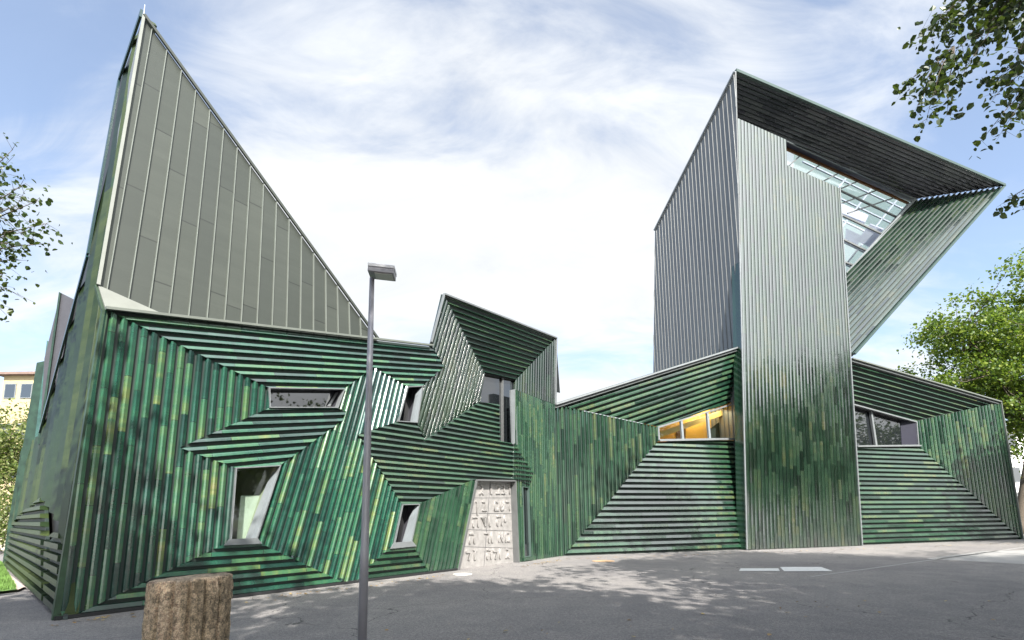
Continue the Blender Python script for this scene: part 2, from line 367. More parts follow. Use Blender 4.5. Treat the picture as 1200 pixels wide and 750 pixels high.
def opening(px, plane, rec, parent, glass=None, fw=0.022, inner=None, label=None, mf=None, room=None, frame_front=0.03):
    pts = [plane(p) if not isinstance(p, Vector) else p for p in px]; n = plane.n
    w = ring(pts, n, fw, frame_front, -0.12).build('window', mf or m_trim, parent)
    if label: w['label'] = label
    q = inset(pts, n, fw * 0.6); N = len(q)
    mesh('reveal', [p - n * 0.02 for p in q] + [p - n * (rec + (room or 0.02)) for p in q], [(i, (i + 1) % N, N + (i + 1) % N, N + i) for i in range(N)], inner or m_reveal, w)
    g = MB().prism([p - n * rec for p in q], -n * 0.02).build('glass', glass or m_glass, w)
    return w, pts

syn = thing('synagogue', 'modern angular building clad in ribbed glazed green ceramic with zinc horn and tall tower', 'building', G((600, 662)))
A = vplane((64, 727), (608, 659))
F = vplane((655, 652), (1198, 632))
UP = V(0, 0, 1)
hA = (G((608, 659)) - G((64, 727))).normalized(); hF = (G((1198, 632)) - G((655, 652))).normalized()
PA, DA = 0.158, 0.085
def Af(name, px, d, prof, m=m_tile, pitch=PA, depth=DA, plane=A, **k): return facet(name, px, plane, d, pitch, depth, prof, m, syn, **k)
# --- left front, all in plane A
W1 = [(315, 454), (404, 455.5), (396, 478), (315.5, 478)]
W2 = [(276, 548), (329, 545), (300, 634), (269.5, 635)]
W3 = [(477.5, 453), (495.5, 452), (489, 495.5), (466.5, 494)]
W4 = [(471.5, 591), (491.5, 590.5), (482, 636), (461.5, 638.5)]
DOOR = [(558.5, 562.5), (604, 563.5), (607.8, 659), (537, 668.2)]
Af('tile_panel', [(124, 362), (315, 454), (315.5, 478), (211, 524.5), (276, 548), (269.5, 635), (200, 668), (80, 725), (64, 727)], ((109, 560), (133.6, 367)), P_VERT, m=m_tile, pitch=0.165)
DT = ((150, 364.8), (500, 404.3))
Af('tile_panel', [(124, 362), (506, 405.5), (521, 430), (495.5, 452), (477.5, 453), (438, 430), (404, 455.5), (315, 454)], DT, P_HOR)
Af('tile_panel', [(211, 524.5), (315.5, 478), (396, 478), (406, 482), (403, 492), (329, 545), (276, 548)], DT, P_HOR)
Af('tile_panel', [(404, 455.5), (438, 430), (420, 509), (471.5, 591), (461.5, 638.5), (428, 668), (417, 684), (408, 685), (300, 634), (329, 545), (403, 492), (406, 482), (396, 478)], ((328, 546), (301, 632)), P_VERT, m=m_tile)
Af('tile_panel', [(438, 430), (477.5, 453), (466.5, 494), (420, 509)], ((475.6, 452.7), (466.7, 492)), P_VERT, m=m_tileb, depth=0.07)
Af('tile_panel', [(269.5, 635), (300, 634), (408, 685), (64, 728), (80, 725), (200, 668)], hA, P_HORLOW, m=m_tile)
Af('tile_panel', [(420, 509), (466.5, 494), (489, 495.5), (499, 516.5), (563, 471), (586, 474), (587, 517), (605, 520), (605.5, 563.3), (555, 562), (491.5, 590.5), (471.5, 591)], hA, P_HOR, m=m_tile2)
Af('tile_panel', [(461.5, 638.5), (482, 636), (504, 671.5), (430, 681.5), (417, 684), (428, 668)], hA, P_HORLOW, m=m_tile2)
Af('tile_panel', [(491.5, 590.5), (555, 562), (557, 565), (537, 668.4), (504, 671.5), (482, 636)], ((556, 562), (536.5, 668)), P_FLAT, m=m_tile2, depth=0.05)
# small base line of dark plinth under the ribs
pl = MB(); a0, a1 = G((64, 727.5)), G((537, 668.3)); pl.bar(a0 + A.n * -0.12 + UP * 0.03, a1 + A.n * -0.12 + UP * 0.03, 0.06, 0.10, A.n); pl.build('plinth', m_dark, syn)

# --- the lantern box on the left wing: three faces run in to a recessed window
A2 = A.back(0.35)
K = vplane((608, 659), (655, 652))
p1, p2 = A((520, 344.5)), K((651.6, 396)); r1 = A2((568.5, 438)); r0 = A2((563, 471)); p0 = A((505, 401))
PD = plane3(p1, p0, r1)
facet('tile_panel', [(520, 344.5), (568.5, 438), (563, 471), (499, 516.5), (489, 495.5), (495.5, 452), (521, 430), (506, 405)], PD, ((520, 344.5), (502, 404)), PA, 0.055, P_FLAT, m_tilef, syn)
PT = plane3(p1, p2, r1)
facet('tile_panel', [(520, 344.5), (651.6, 396), (604, 446), (568.5, 438)], PT, ((520, 344.5), (651.6, 396)), 0.175, DA, P_THIN, m_tile2, syn)
r2 = PT((604, 446)); k1 = K((650.6, 473))
PR = plane3(p2, k1, r2)
facet('tile_panel', [(651.6, 396), (650.8, 474), (604, 456.5), (604, 446)], PR, ((651.6, 396), (650.8, 473)), 0.15, 0.04, P_FLAT, m_tilef, syn)
# side face with the slit window beside the door
facet('tile_panel', [(604, 456.5), (651, 474.5), (655.5, 652), (622.3, 656.9), (619.5, 571.5), (612.3, 570), (614.8, 658), (608.5, 659), (604, 563)], K, ((651, 474), (655.3, 652)), 0.15, 0.045, P_FLAT, m_tile2, syn)
facet('tile_panel', [(604.5, 519.5), (626, 553), (622, 567), (604.5, 563)], K.back(-0.06), hA, PA, DA, P_HOR, m_tile2, syn, down=True)
tb = MB(); tb.bar(p1, p2, 0.05, 0.07, PT.n); tb.bar(p0, p1, 0.05, 0.05, A.n); tb.bar(p2, K((650.8, 474)), 0.05, 0.05, K.n); tb.build('coping', m_trim, syn)
tr = MB(); tr.prism([p1 - UP * 0.02, p2 - UP * 0.02, p2 + V(0.6, 5, -1.2), p1 + V(0.4, 5, -1.2)], UP * 0.06); tr.build('roof', m_roof, syn)
sw = MB(); sw.prism([p0, p1, p1 + V(0.3, 4.2, -1.0), p0 + V(0.3, 4.2, -1.0)], A.n * -0.05); k2 = K((655, 652)); sw.build('side_wall', m_zinc2, syn)
# recessed glazing
A3 = A.back(0.55)
g = MB().prism([A3(p) for p in [(560, 434), (608, 442), (610, 524), (585, 519), (583, 478), (560, 474)]], A.n * -0.03)
win5 = g.build('window', m_glass, syn); win5['label'] = 'tall recessed window of the upper box'
jb = MB()
jb.prism([A((598.5, 457)), A((604.3, 456)), A((606.3, 521)), A((600.5, 520.5))], A.n * -0.06); jb.build('jamb', m_trim, win5)
md = MB(); md.bar(A3((587.5, 437)), A3((588, 520)), 0.06, 0.08, A.n); md.build('mullion', m_seamd, win5)
rv = MB()
for a, b in (((586, 474), (587, 517)), ((587, 517), (606, 520.5)), ((563, 471), (586, 474))):
    P0, P1 = A(a) - A.n * 0.03, A(b) - A.n * 0.03; MB().add([P0, P1, P1 - A.n * 1.3, P0 - A.n * 1.3], [(0, 1, 2, 3)]).build('reveal', m_reveal, win5)
P0, P1 = PT((567, 437)), PT((606, 446)); rv.add([P0, P1, P1 - A.n * 0.7, P0 - A.n * 0.7], [(0, 1, 2, 3)])
rv.build('reveal', m_reveal, win5)

# windows of the left front
w, _ = opening(W1, A, 0.30, syn, label='shallow strip window above the arrow of ribs')
d1 = MB(); q = A.back(0.28); d1.prism([q((383, 476)), q((393, 460)), q((395.5, 460)), q((386, 476))], A.n * 0.04); d1.build('mullion', m_trim, w)
m_jamb = simple('bluish_jamb', (0.17, 0.19, 0.20), 0.5)
m_frd = simple('green_grey_frame', (0.06, 0.09, 0.08), 0.4)
w, pts = opening(W2, A, 0.30, syn, glass=m_clear, room=1.6, inner=simple('pale_room_wall', (0.30, 0.30, 0.20), 0.8), label='leaning trapezoid window showing a pale blind inside')
q = A.back(1.9); qq = [q(p) for p in [(262, 535), (345, 535), (330, 645), (258, 645)]]
mesh('room_wall', qq, [(0, 1, 2, 3)], simple('olive_room_wall', (0.11, 0.11, 0.045), 0.8), w)
q = A.back(0.5); MB().prism([q((282, 581)), q((320, 580)), q((302, 634)), q((277, 634))], A.n * 0.01).build('blind', simple('pale_blind', (0.42, 0.44, 0.34), 0.8), w)
# broad white slanted reveal on the right of that window
MB().prism([A((318, 568)) + A.n * 0.01, A((329.5, 545)) + A.n * 0.01, A((301, 635)) + A.n * 0.01, A((293, 633)) + A.n * 0.01], A.n * -0.25).build('side_jamb', m_jamb, w)
MB().prism([A((268, 632)), A((300, 630)), A((306, 637)), A((262, 639))], A.n * 0.06).build('sill', m_trim, w)
w, _ = opening(W3, A, 0.45, syn, label='small leaning window under the pale box')
MB().prism([A((490, 462)), A((495.5, 452)), A((489, 495.5)), A((483.5, 495))], A.n * -0.12).build('side_jamb', m_jamb, w)
w, _ = opening(W4, A, 0.45, syn, label='small leaning window left of the doors')
MB().prism([A((483, 606)), A((491.5, 590.5)), A((482, 636)), A((474, 637))], A.n * -0.12).build('side_jamb', m_jamb, w)
MB().prism([A((461, 636)), A((482, 634)), A((487, 640)), A((457, 643))], A.n * 0.05).build('sill', m_trim, w)
MB().bar(K((613, 655.5)), K((623.5, 654)), 0.12, 0.05, K.n).build('sill', m_tile2, syn)
w, _ = opening([(612.3, 570), (619.5, 571.5), (622.3, 652), (614.8, 653)], K, 0.07, syn, mf=m_frd, label='narrow upright slit window beside the doors', fw=0.02, frame_front=0.02)

# --- horn above the left wing: plane through the top edge of A, leaning back
e0, e1 = A((195, 370)), A((443, 398))
e0, e1 = A((140, 363.8)), A((443, 398.2))
lean = (-A.n * 0.24 + UP).normalized()
Z = Plane(e0, (e1 - e0).cross(lean))
apex, zl, zr = Z((168.5, 18)), Z((115, 334)), Z((443, 398))
facet('zinc_wall', [(168.5, 18), (443, 398.5), (195, 369.5), (115, 334)], Z, ((143, 340), (190.4, 44)), 0.335, 0.05, P_SEAM, [m_zinc, m_seam], syn, seam=0.955, phase=0.35)
MB().prism([A((124, 362)), A((196, 370)), zl], A.n * -0.05).build('roof_fascia', m_ledge, syn)
cp = MB(); cp.bar(zl, apex, 0.055, 0.03, Z.n); cp.build('corner_trim', m_ledge, syn)
cp = MB(); cp.bar(apex, zr, 0.07, 0.05, Z.n); cp.build('verge_trim', m_zinc, syn)
cp = MB(); cp.bar(A((123, 361.5)), A((506, 405)), 0.05, 0.09, A.n); cp.build('coping', m_seam, syn)
MB().tube([apex, apex + UP * 0.28], 0.008, 6).build('lightning_rod', m_trim, syn)

co = MB(); co.bar(G((66, 727)) - A.n * .14, A((124.5, 362)) - A.n * .14, 0.09, 0.10, A.n); co.bar(A((124, 362)) - A.n * .16, zl - A.n * .1, 0.08, 0.08, A.n); co.build('corner_post', simple('green_corner', (0.022, 0.05, 0.025), 0.5, var=0.5, scale=5), syn)
# --- side wall S, steeply foreshortened
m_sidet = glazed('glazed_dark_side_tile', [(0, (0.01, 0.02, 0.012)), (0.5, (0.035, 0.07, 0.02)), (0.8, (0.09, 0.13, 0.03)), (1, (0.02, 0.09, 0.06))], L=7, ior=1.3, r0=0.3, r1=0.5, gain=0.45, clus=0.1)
c0, ct = A((64, 727)), A((120, 362))
S = plane3(G((64, 727.5)), G((3, 664)), apex)
def Sp(p): return S(p)
sdir = ((64, 727), (169, 17))
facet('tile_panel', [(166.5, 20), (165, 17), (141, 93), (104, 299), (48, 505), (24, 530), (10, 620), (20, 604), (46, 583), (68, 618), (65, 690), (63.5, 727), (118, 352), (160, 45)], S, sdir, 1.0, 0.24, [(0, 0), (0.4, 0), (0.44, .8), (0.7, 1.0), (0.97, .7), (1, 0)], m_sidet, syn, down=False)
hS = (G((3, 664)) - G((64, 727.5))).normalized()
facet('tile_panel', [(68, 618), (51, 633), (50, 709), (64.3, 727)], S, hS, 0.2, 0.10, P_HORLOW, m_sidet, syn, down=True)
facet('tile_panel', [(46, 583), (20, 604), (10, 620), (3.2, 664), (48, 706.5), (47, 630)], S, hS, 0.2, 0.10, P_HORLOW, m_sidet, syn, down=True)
sb = MB(); sb.add([S.back(0.25)(p) for p in [(168, 20), (141, 95), (104, 301), (48, 507), (24, 535), (5, 660), (64, 724), (121, 361)]], [tuple(range(8))]); sb.build('side_backing', m_dark, syn)
# dark proud edge blade along the outer rim of the horn
eb = MB(); P_ = [Sp(p) for p in [(167, 16), (141, 93), (104, 299), (48, 505)]]
for a, b in zip(P_[:-1], P_[1:]): eb.bar(a, b, 0.22, 0.05, S.n)
eb.build('rim_blade', simple('dark_teal_rim', (0.012, 0.035, 0.035), 0.3), syn)
# further side fins of the same wing
def fin(px, Y, th, m, name='side_fin', em=None):
    pts = [AT(p, Y) for p in px]; MB().prism(pts, V(-0.2, 1.0, 0).normalized() * th).build(name, m, syn)
fin([(71, 343), (87, 351), (60, 470), (46, 505), (44, 560), (52, 420)], 15.2, 0.3, simple('mauve_grey_sheet', (0.05, 0.05, 0.058), 0.5, 0.1))
m_finm = simple('teal_fin', (0.03, 0.075, 0.065), 0.35, var=0.5)
m_fink = simple('dark_green_fin', (0.015, 0.035, 0.022), 0.35, var=0.6)
fin([(69, 342), (71, 343), (47, 520), (44, 520)], 15.15, 0.35, m_fink)
fin([(55, 399), (60, 405), (38, 560), (30, 600)], 16.4, 0.4, m_finm)
fin([(43, 425), (52, 423), (34, 600), (16, 610), (24, 540)], 17.6, 0.5, m_fink)
fin([(24, 530), (34, 500), (30, 640), (2.5, 663), (10, 610)], 18.9, 0.8, m_fink)

# bodies behind the skins, so the wings are solid from any side
Tz = A((124, 362)).z
B0, B1 = G((64, 727)), G((655, 652)); inn = -A.n
bd = MB(); foot = [B0 + inn * 2.4 + hA * 1.2, B1 + V(-1.2, 2.4, 0), B1 + V(-6, 14, 0), G((3, 664)) + V(2.5, 3, 0)]
bd.prism([V(p.x, p.y, 0) for p in foot], UP * (Tz - 0.6)); bd.build('inner_wall', m_roof, syn)
hb = MB(); bk = S.back(0.3)((104, 299)); zb = [apex - Z.n * 0.25, zr - Z.n * 0.25, e0 - Z.n * 0.3, Sp((48, 505)) - S.n * 0.3]
hb.add(zb, [(0, 1, 3), (1, 2, 3), (0, 3, 2)]); hb.build('horn_back', m_zinc2, syn)

# --- door with raised lettering
dpl = A.back(0.22); dpts = [dpl(p) for p in DOOR]
m_cast = Mat('cast_pale_metal'); gpos = m_cast.n('ShaderNodeNewGeometry').outputs['Position']
m_cast.l(m_cast.ramp(m_cast.noise(gpos, 5, 8, 0.7), [(0.3, (0.24, 0.23, 0.22)), (0.7, (0.38, 0.365, 0.35))]), m_cast.b.inputs['Base Color']); m_cast.set(Roughness=0.42, Metallic=0.25); m_cast.bump(m_cast.noise(gpos, 18, 6, 0.7), 0.6, 0.02)
door = MB().prism([p + A.n * 0.0 for p in [dpl((556, 560)), dpl((606, 561)), dpl((609, 660)), dpl((536, 669))]], -A.n * 0.1).build('door', m_cast.m, syn)
door['label'] = 'pale cast double door covered in raised letters'
fr = MB()
for a, b in ((DOOR[0], DOOR[1]), (DOOR[1], DOOR[2]), (DOOR[3], DOOR[0])): fr.bar(A(a) - A.n * 0.24, A(b) - A.n * 0.24, 0.05, 0.27, A.n)
fr.build('door_frame', m_seamd, door)
sl = MB(); sl.bar(dpl((574.5, 563)), dpl((567, 664)), 0.012, 0.006, A.n)
for ya, yb in ((583, 584), (601, 602.5), (620, 623), (640, 643)): sl.bar(dpl((556 - (ya - 563) * .2, ya + .5)), dpl((605.5, yb - .5)), 0.012, 0.005, A.n)
sl.build('door_joint', m_reveal, door)
MB().bar(dpl((603.5, 604)) + A.n * 0.05, dpl((603.8, 614)) + A.n * 0.05, 0.03, 0.03, A.n).build('handle', m_seamd, door)
rows = ['\u05e8\u05d1\u05e0\u05d5 \u05d2', '\u05e8\u05e9\u05dd \u05d1\u05df', '\u05d9\u05d4\u05d5\u05d3\u05d4', '\u05de\u05d0\u05d5\u05e8 \u05d4', '\u05d2\u05d5\u05dc\u05d4 \u05d6\u05dc']
def glyph(ch):
    cu = bpy.data.curves.new('lettering', 'FONT'); cu.body = ch; cu.size = 1.0; cu.extrude = 0.055; cu.bevel_depth = 0.01
    tmp = bpy.data.objects.new('lettering', cu); col.objects.link(tmp); bpy.context.view_layer.update()
    me = bpy.data.meshes.new_from_object(tmp.evaluated_get(bpy.context.evaluated_depsgraph_get())); bpy.data.objects.remove(tmp); return me
for i, (txt, y) in enumerate(zip(rows, (577, 596.5, 615, 634.5, 654))):
    txt = txt[::-1]; left = 560 - (y - 563) * 0.205; P0, P1 = dpl((left + 4, y + 2.5)), dpl((599, y + 1.5 - (y > 600) * 1.5))
    u = P1 - P0; n = len(txt); step = u.length / n; u.normalize(); up = A.n.cross(u); up = up if up.z > 0 else -up
    for j, ch in enumerate(txt):
        if ch == ' ': continue
        me = glyph(ch); xs = [v.co.x for v in me.vertices]; ys = [v.co.y for v in me.vertices]
        if not xs: continue
        sc = min(step * 0.74 / (max(xs) - min(xs)), 0.42 / (max(ys) - min(ys)) * 1.0); sy = 0.34 / max(ys)
        for v in me.vertices:
            c = v.co.copy(); v.co = P0 + u * (j * step + (c.x - min(xs)) * sc) + up * c.y * sy + A.n * (c.z * 0.45 + 0.012)
        me.materials.clear(); me.materials.append(m_cast.m)
        o = bpy.data.objects.new('raised_letter', me); o.parent = door; col.objects.link(o)

# --- right front, plane F, with two funnel windows
F2 = F.back(0.9); PF, DF = 0.245, 0.13
o_tl, o_tr = F((651, 474)), F((869, 406))
i_l, i_r, i_bl, i_br = F2((770.7, 500)), F2((870, 469)), F2((771.5, 516)), F2((872, 514))
f2p = plane3(o_tl, o_tr, i_l)
facet('tile_panel', [(651, 474), (870, 405.5), (871, 469), (770.7, 500)], f2p, ((651, 474), (869, 406)), PF, DF, P_HOR, m_tile2, syn)
f1p = plane3(F((651, 474)), F((656, 652)), F2((771, 508)))
facet('tile_panel', [(651, 474), (770.7, 500), (771.5, 517), (661, 651.8), (655, 652)], f1p, ((652, 480), (656.5, 650)), 0.21, 0.10, P_VERT, m_tile2, syn)
f3p = plane3(G((661, 651.8)), G((875, 644)), i_bl)
facet('tile_panel', [(771.5, 517), (873, 515), (876, 644), (661, 651.8)], f3p, hF, PF * 1.02, DF, P_HORLOW, m_tile2, syn, down=True)
m_or = simple('orange_plaster', (0.60, 0.36, 0.07), 0.8, var=0.15, scale=1.0)
w, pts = opening([(770.7, 500), (872, 468.5), (873, 514.5), (771.5, 516.5)], F2, 0.12, syn, glass=m_clear, fw=0.07, label='strip window with a warm orange lit room behind')
for a, b in (((798.5, 492), (800.5, 515.5)), ((829, 483), (832, 515)), ((862, 472), (863, 515))): MB().bar(F2(a) - F.n * 0.1, F2(b) - F.n * 0.1, 0.11, 0.12, F.n).build('mullion', m_jamb, w)
F4 = F2.back(1.6); rm = MB(); rp = [F4(p) for p in [(755, 440), (885, 430), (885, 535), (755, 540)]]; rm.prism(rp, -F.n * 0.1); rm.build('room_wall', m_or, w)
rf = MB(); rf.add([F2((765, 518)) - F.n * 0.2 - UP * 0.1, F2((878, 516)) - F.n * 0.2 - UP * 0.1, rp[2], rp[3]], [(0, 1, 2, 3)]); rf.add([F2((765, 497)) - F.n * 0.2 + UP * 0.05, F2((878, 466)) - F.n * 0.2 + UP * 0.05, rp[1], rp[0]], [(0, 1, 2, 3)]); rf.build('room_lining', m_or, w)
fi = MB(); F3 = F2.back(1.0); fi.prism([F3(p) for p in [(833, 502), (857, 484), (868, 482), (868, 518), (833, 518)]], -F.n * 0.05); fi.build('pane_reflection', simple('dark_reflection', (0.012, 0.014, 0.008), 0.8), w)  # dark reflection in the pane, made as a near-black sheet inside
MB().prism([F4(p) + F.n * 0.02 for p in [(792, 540), (792, 503), (803, 500), (803, 540)]], F.n * 0.02).build('inner_door', simple('brown_inner_door', (0.10, 0.05, 0.015), 0.6), w)
MB().bar(F3((765, 512)), F3((885, 470)), 0.25, 0.3, F.n).build('ceiling_beam', simple('pale_ochre_beam', (0.62, 0.45, 0.16), 0.7), w)
rl = bpy.data.lights.new('room_light', 'AREA'); rl.energy = 42; rl.size = 1.6; rl.color = (1, 0.84, 0.55); ro = bpy.data.objects.new('room_light', rl); col.objects.link(ro); ro.location = F2.back(0.9)((825, 478))
ro.rotation_euler = (F.n * -0.3 + UP * -1).to_track_quat('-Z', 'Y').to_euler(); ro.parent = syn; ro.matrix_parent_inverse = Matrix.Translation(-syn.location)

q_tl, q_tr = F((998, 420.3)), F((1172, 471)); j_l, j_r = F2((1000, 473)), F2((1074.5, 493.4))
f4p = plane3(q_tl, q_tr, j_r)
facet('tile_panel', [(996, 419.7), (1172, 471), (1074.5, 493.4), (998, 472)], f4p, ((998.7, 420.5), (1172, 471)), PF, DF, P_THIN, m_tile2, syn)
f5p = plane3(q_tr, G((1198, 632)), j_r)
facet('tile_panel', [(1074.5, 493.4), (1172, 471), (1198, 632), (1077, 522.5)], f5p, ((1172, 471), (1198, 632)), 0.24, 0.09, P_FLAT, m_tile2, syn)
f6p = plane3(G((1005, 639)), G((1198, 632)), F2((1077, 522.5)))
facet('tile_panel', [(1003, 523.5), (1077, 522.5), (1198, 632), (1003, 639.3)], f6p, hF, PF * 1.02, DF, P_HORLOW, m_tile2, syn, down=True)
w, _ = opening([(998, 472.5), (1074.5, 493.8), (1077, 522.5), (1000, 523.5)], F2, 0.35, syn, fw=0.07, label='dark strip window right of the tower')
MB().bar(F2((1025, 480)) - F.n * 0.3, F2((1031.5, 523)) - F.n * 0.3, 0.13, 0.12, F.n).build('mullion', m_trim, w)
MB().prism([F2((1062, 490)) - F.n * 0.33, F2((1074, 493.5)), F2((1077, 522)), F2((1064, 522)) - F.n * 0.33], -F.n * 0.02).build('side_jamb', simple('blue_violet_reveal', (0.006, 0.006, 0.018), 0.5), w)
MB().bar(F2((1003, 523.2)), F2((1077, 522.5)), 0.08, 0.14, F.n).build('sill', m_trim, w)
MB().bar(F2((771.5, 516.5)), F2((872, 514.5)), 0.08, 0.14, F.n).build('sill', m_trim, w)
cp = MB()
cp.bar(o_tl, o_tr, 0.07, 0.10, F.n); cp.build('coping', m_trim, syn)
cp = MB(); cp.bar(q_tl, q_tr, 0.07, 0.10, F.n); cp.bar(q_tr, G((1198, 632)), 0.06, 0.08, F.n); cp.build('coping', m_seam, syn)
bkF = -F.n
rf = MB(); rf.prism([o_tl, o_tr, o_tr + bkF * 9, o_tl + bkF * 9], UP * -0.15)
rf.prism([q_tl, q_tr, q_tr + bkF * 9, q_tl + bkF * 9], UP * -0.15); rf.build('roof', m_roof, syn)
ew = MB(); ee = G((1198, 632)); ew.prism([q_tr, ee, ee + bkF * 9, q_tr + bkF * 9], -hF * 0.1); ew.build('end_wall', m_tile2, syn)
bw = MB(); s0 = G((656, 652)); bw.prism([s0 + bkF * 3.4 + hF * .5, ee + bkF * 3.4 - hF * .5, ee + bkF * 9, s0 + bkF * 9], UP * 4.2); bw.build('inner_wall', m_roof, syn)

# --- tower
FC = Plane(F.P + F.n * 0.35, F.n)
facet('tower_face', [(863.8, 138), (921, 163.5), (922.5, 193), (983.5, 220), (1010, 639.5), (875, 644)], FC, ((863.5, 140), (875.5, 643)), 0.215, 0.055, P_COL, m_tilef, syn, down=False)
cf = MB(); cc = [FC(p) for p in [(863.8, 138), (921, 163.5), (922.5, 193), (983.5, 220), (1010, 639.5), (875, 644)]]; N = 6
cf.prism([p - F.n * 0.09 for p in cc], -F.n * 0.5); cf.build('tower_core', m_tile2, syn)
cp = MB(); cp.bar(FC((861.5, 84)), FC((875, 644)), 0.07, 0.04, F.n); cp.bar(FC((983.8, 220)), FC((1010.2, 639.5)), 0.06, 0.04, F.n); cp.build('corner_trim', m_trim, syn)
# west wall of the tower, standing-seam sheet, running back from the front edge
O1 = FC((861, 84)); TW = Plane(F((868, 405)), hF)
facet('tower_side_wall', [(767, 270), (861, 84), (875, 644), (763, 600)], TW, UP, 0.30, 0.035, [(0, 0), (0.86, 0), (0.88, 1.0), (0.98, 1.0), (1.0, 0)], [m_zinc2, m_seamd], syn, seam=0.86, down=False)
cp = MB(); cp.bar(TW((767, 270)), TW((861, 84)), 0.10, 0.06, TW.n); cp.build('verge_trim', m_trim, syn)
# the funnel skylight at the top: three bands run in to deeply recessed glazing
o1, o2, o3 = F((861, 84)), F((1176, 218)), F((1000, 415))
FR = F.back(2.6)
iR = FR((1072, 233.5)); iB = FR((991.5, 321))
t1 = plane3(o1, o2, iR); t2 = plane3(o2, o3, iR)
facet('tower_soffit', [(861, 84), (1176, 218), (1072, 233.5), (921, 165), (880, 146), (864, 139)], t1, ((861, 84), (1176, 218)), 0.22, 0.05, P_FLAT, glazed('shaded_soffit_tile', [(0, (0.018, 0.017, 0.026)), (0.5, (0.035, 0.032, 0.048)), (1, (0.06, 0.065, 0.07))], L=1.4), syn, down=True)  # violet-black tone: shade of the downward-facing band put into the tile colour
facet('tower_soffit', [(1176, 218), (1000, 415), (985, 400), (985, 330), (991.5, 321), (1072, 233.5)], t2, ((1176, 218), (1000, 415)), 0.235, 0.12, P_HORLOW, m_tilef, syn, down=True)
# skins of the tube running back
bkT = bkF * 7.0
us = MB(); us.prism([o2, o3, o3 + bkF * 2.7, o2 + bkF * 2.7], (t2.n * -0.15)); us.build('underside', m_tilef, syn)
cp = MB(); cp.bar(o1, o2, 0.16, 0.14, F.n); cp.bar(o2, o3, 0.12, 0.12, F.n); cp.build('edge_trim', simple('teal_edge', (0.03, 0.055, 0.05), 0.5), syn)
ip = MB(); ip.bar(FR((921, 165.5)), iR, 0.10, 0.08, F.n); ip.bar(iR, iB, 0.16, 0.08, F.n); ip.build('inner_trim', m_trim, syn)
FG = F.back(3.1)
sk = thing('skylight', 'x', 'x'); bpy.data.objects.remove(sk)
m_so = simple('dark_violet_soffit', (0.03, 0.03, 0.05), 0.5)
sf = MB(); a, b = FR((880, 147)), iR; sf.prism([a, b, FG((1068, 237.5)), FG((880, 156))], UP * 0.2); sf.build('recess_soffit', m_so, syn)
gl = MB(); gp = [(880, 156), (1064, 238.5), (990, 323), (975, 330), (880, 230)]; gl.prism([FG(p) for p in gp], -F.n * 0.03)
skl = gl.build('skylight', m_sky, syn)
hb_ = MB(); hb_.bar(FG((880, 157)), FG((1064, 239)), 0.16, 0.10, F.n); hb_.build('timber_head', simple('brown_timber', (0.22, 0.10, 0.04), 0.6), skl)
class Each:
    def __init__(s, n, m, p): s.a = (n, m, p)
    def bar(s, *a): MB().bar(*a).build(*s.a)
gr = Each('glazing_bar', m_seamd, skl)
# glazing bars of the front glass
for x in (905, 938, 962, 984, 1006, 1029, 1049): gr.bar(FG((x, 156 + (x - 880) * 0.447)), FG((x - 6 - (x - 905) * 0.35, 168 + (x - 880) * 0.47 + 3)), 0.07, 0.08, F.n)
for (a, b) in (((1064, 239), (990, 324)),): gr.bar(FG(a), FG(b), 0.12, 0.1, F.n)
for k, (a, b) in enumerate((((984, 224), (1052, 256)), ((984, 252), (1033, 275)), ((985, 280), (1016, 295)), ((985, 306), (1000, 312)))): gr.bar(FG(a), FG(b), 0.10, 0.10, F.n)
FB = F.back(6.0); g2 = Each('roof_bar', simple('pale_lilac_bars', (0.26, 0.27, 0.33), 0.5), skl)
for a, b in (((1050, 235), (975, 330)), ((1020, 222), (960, 300)), ((990, 210), (950, 260)), ((1065, 262), (1010, 335)), ((940, 190), (1080, 256)), ((940, 212), (1060, 270)), ((940, 236), (1050, 290)), ((960, 270), (1030, 305)), ((960, 295), (1020, 325))): g2.bar(FB(a), FB(b), 0.10, 0.10, F.n)
fb2 = MB(); fb2.prism([FB(p) for p in [(930, 170), (1085, 240), (985, 350), (930, 350)]], -F.n * 0.004); fb2.build('rear_glass', m_frost.m, skl)
m_blind = Mat('translucent_sunshade'); m_blind.t.nodes.remove(m_blind.b)
_d = m_blind.n('ShaderNodeBsdfTranslucent'); _d.inputs[0].default_value = (0.62, 0.60, 0.74, 1); _e = m_blind.n('ShaderNodeBsdfDiffuse'); _e.inputs[0].default_value = (0.6, 0.6, 0.7, 1); _m = m_blind.n('ShaderNodeMixShader'); m_blind.l(_d.outputs[0], _m.inputs[1]); m_blind.l(_e.outputs[0], _m.inputs[2]); m_blind.l(_m.outputs[0], m_blind.out.inputs[0])
FM = F.back(4.8); 
for q in ([(986, 238), (1018, 252), (1012, 265), (986, 254)], [(1020, 262), (1036, 268), (1020, 290), (1004, 282)], [(992, 268), (1010, 276), (1004, 290), (990, 284)]): MB().prism([FM(p) for p in q], -F.n * 0.02).build('sunshade', m_blind.m, skl)


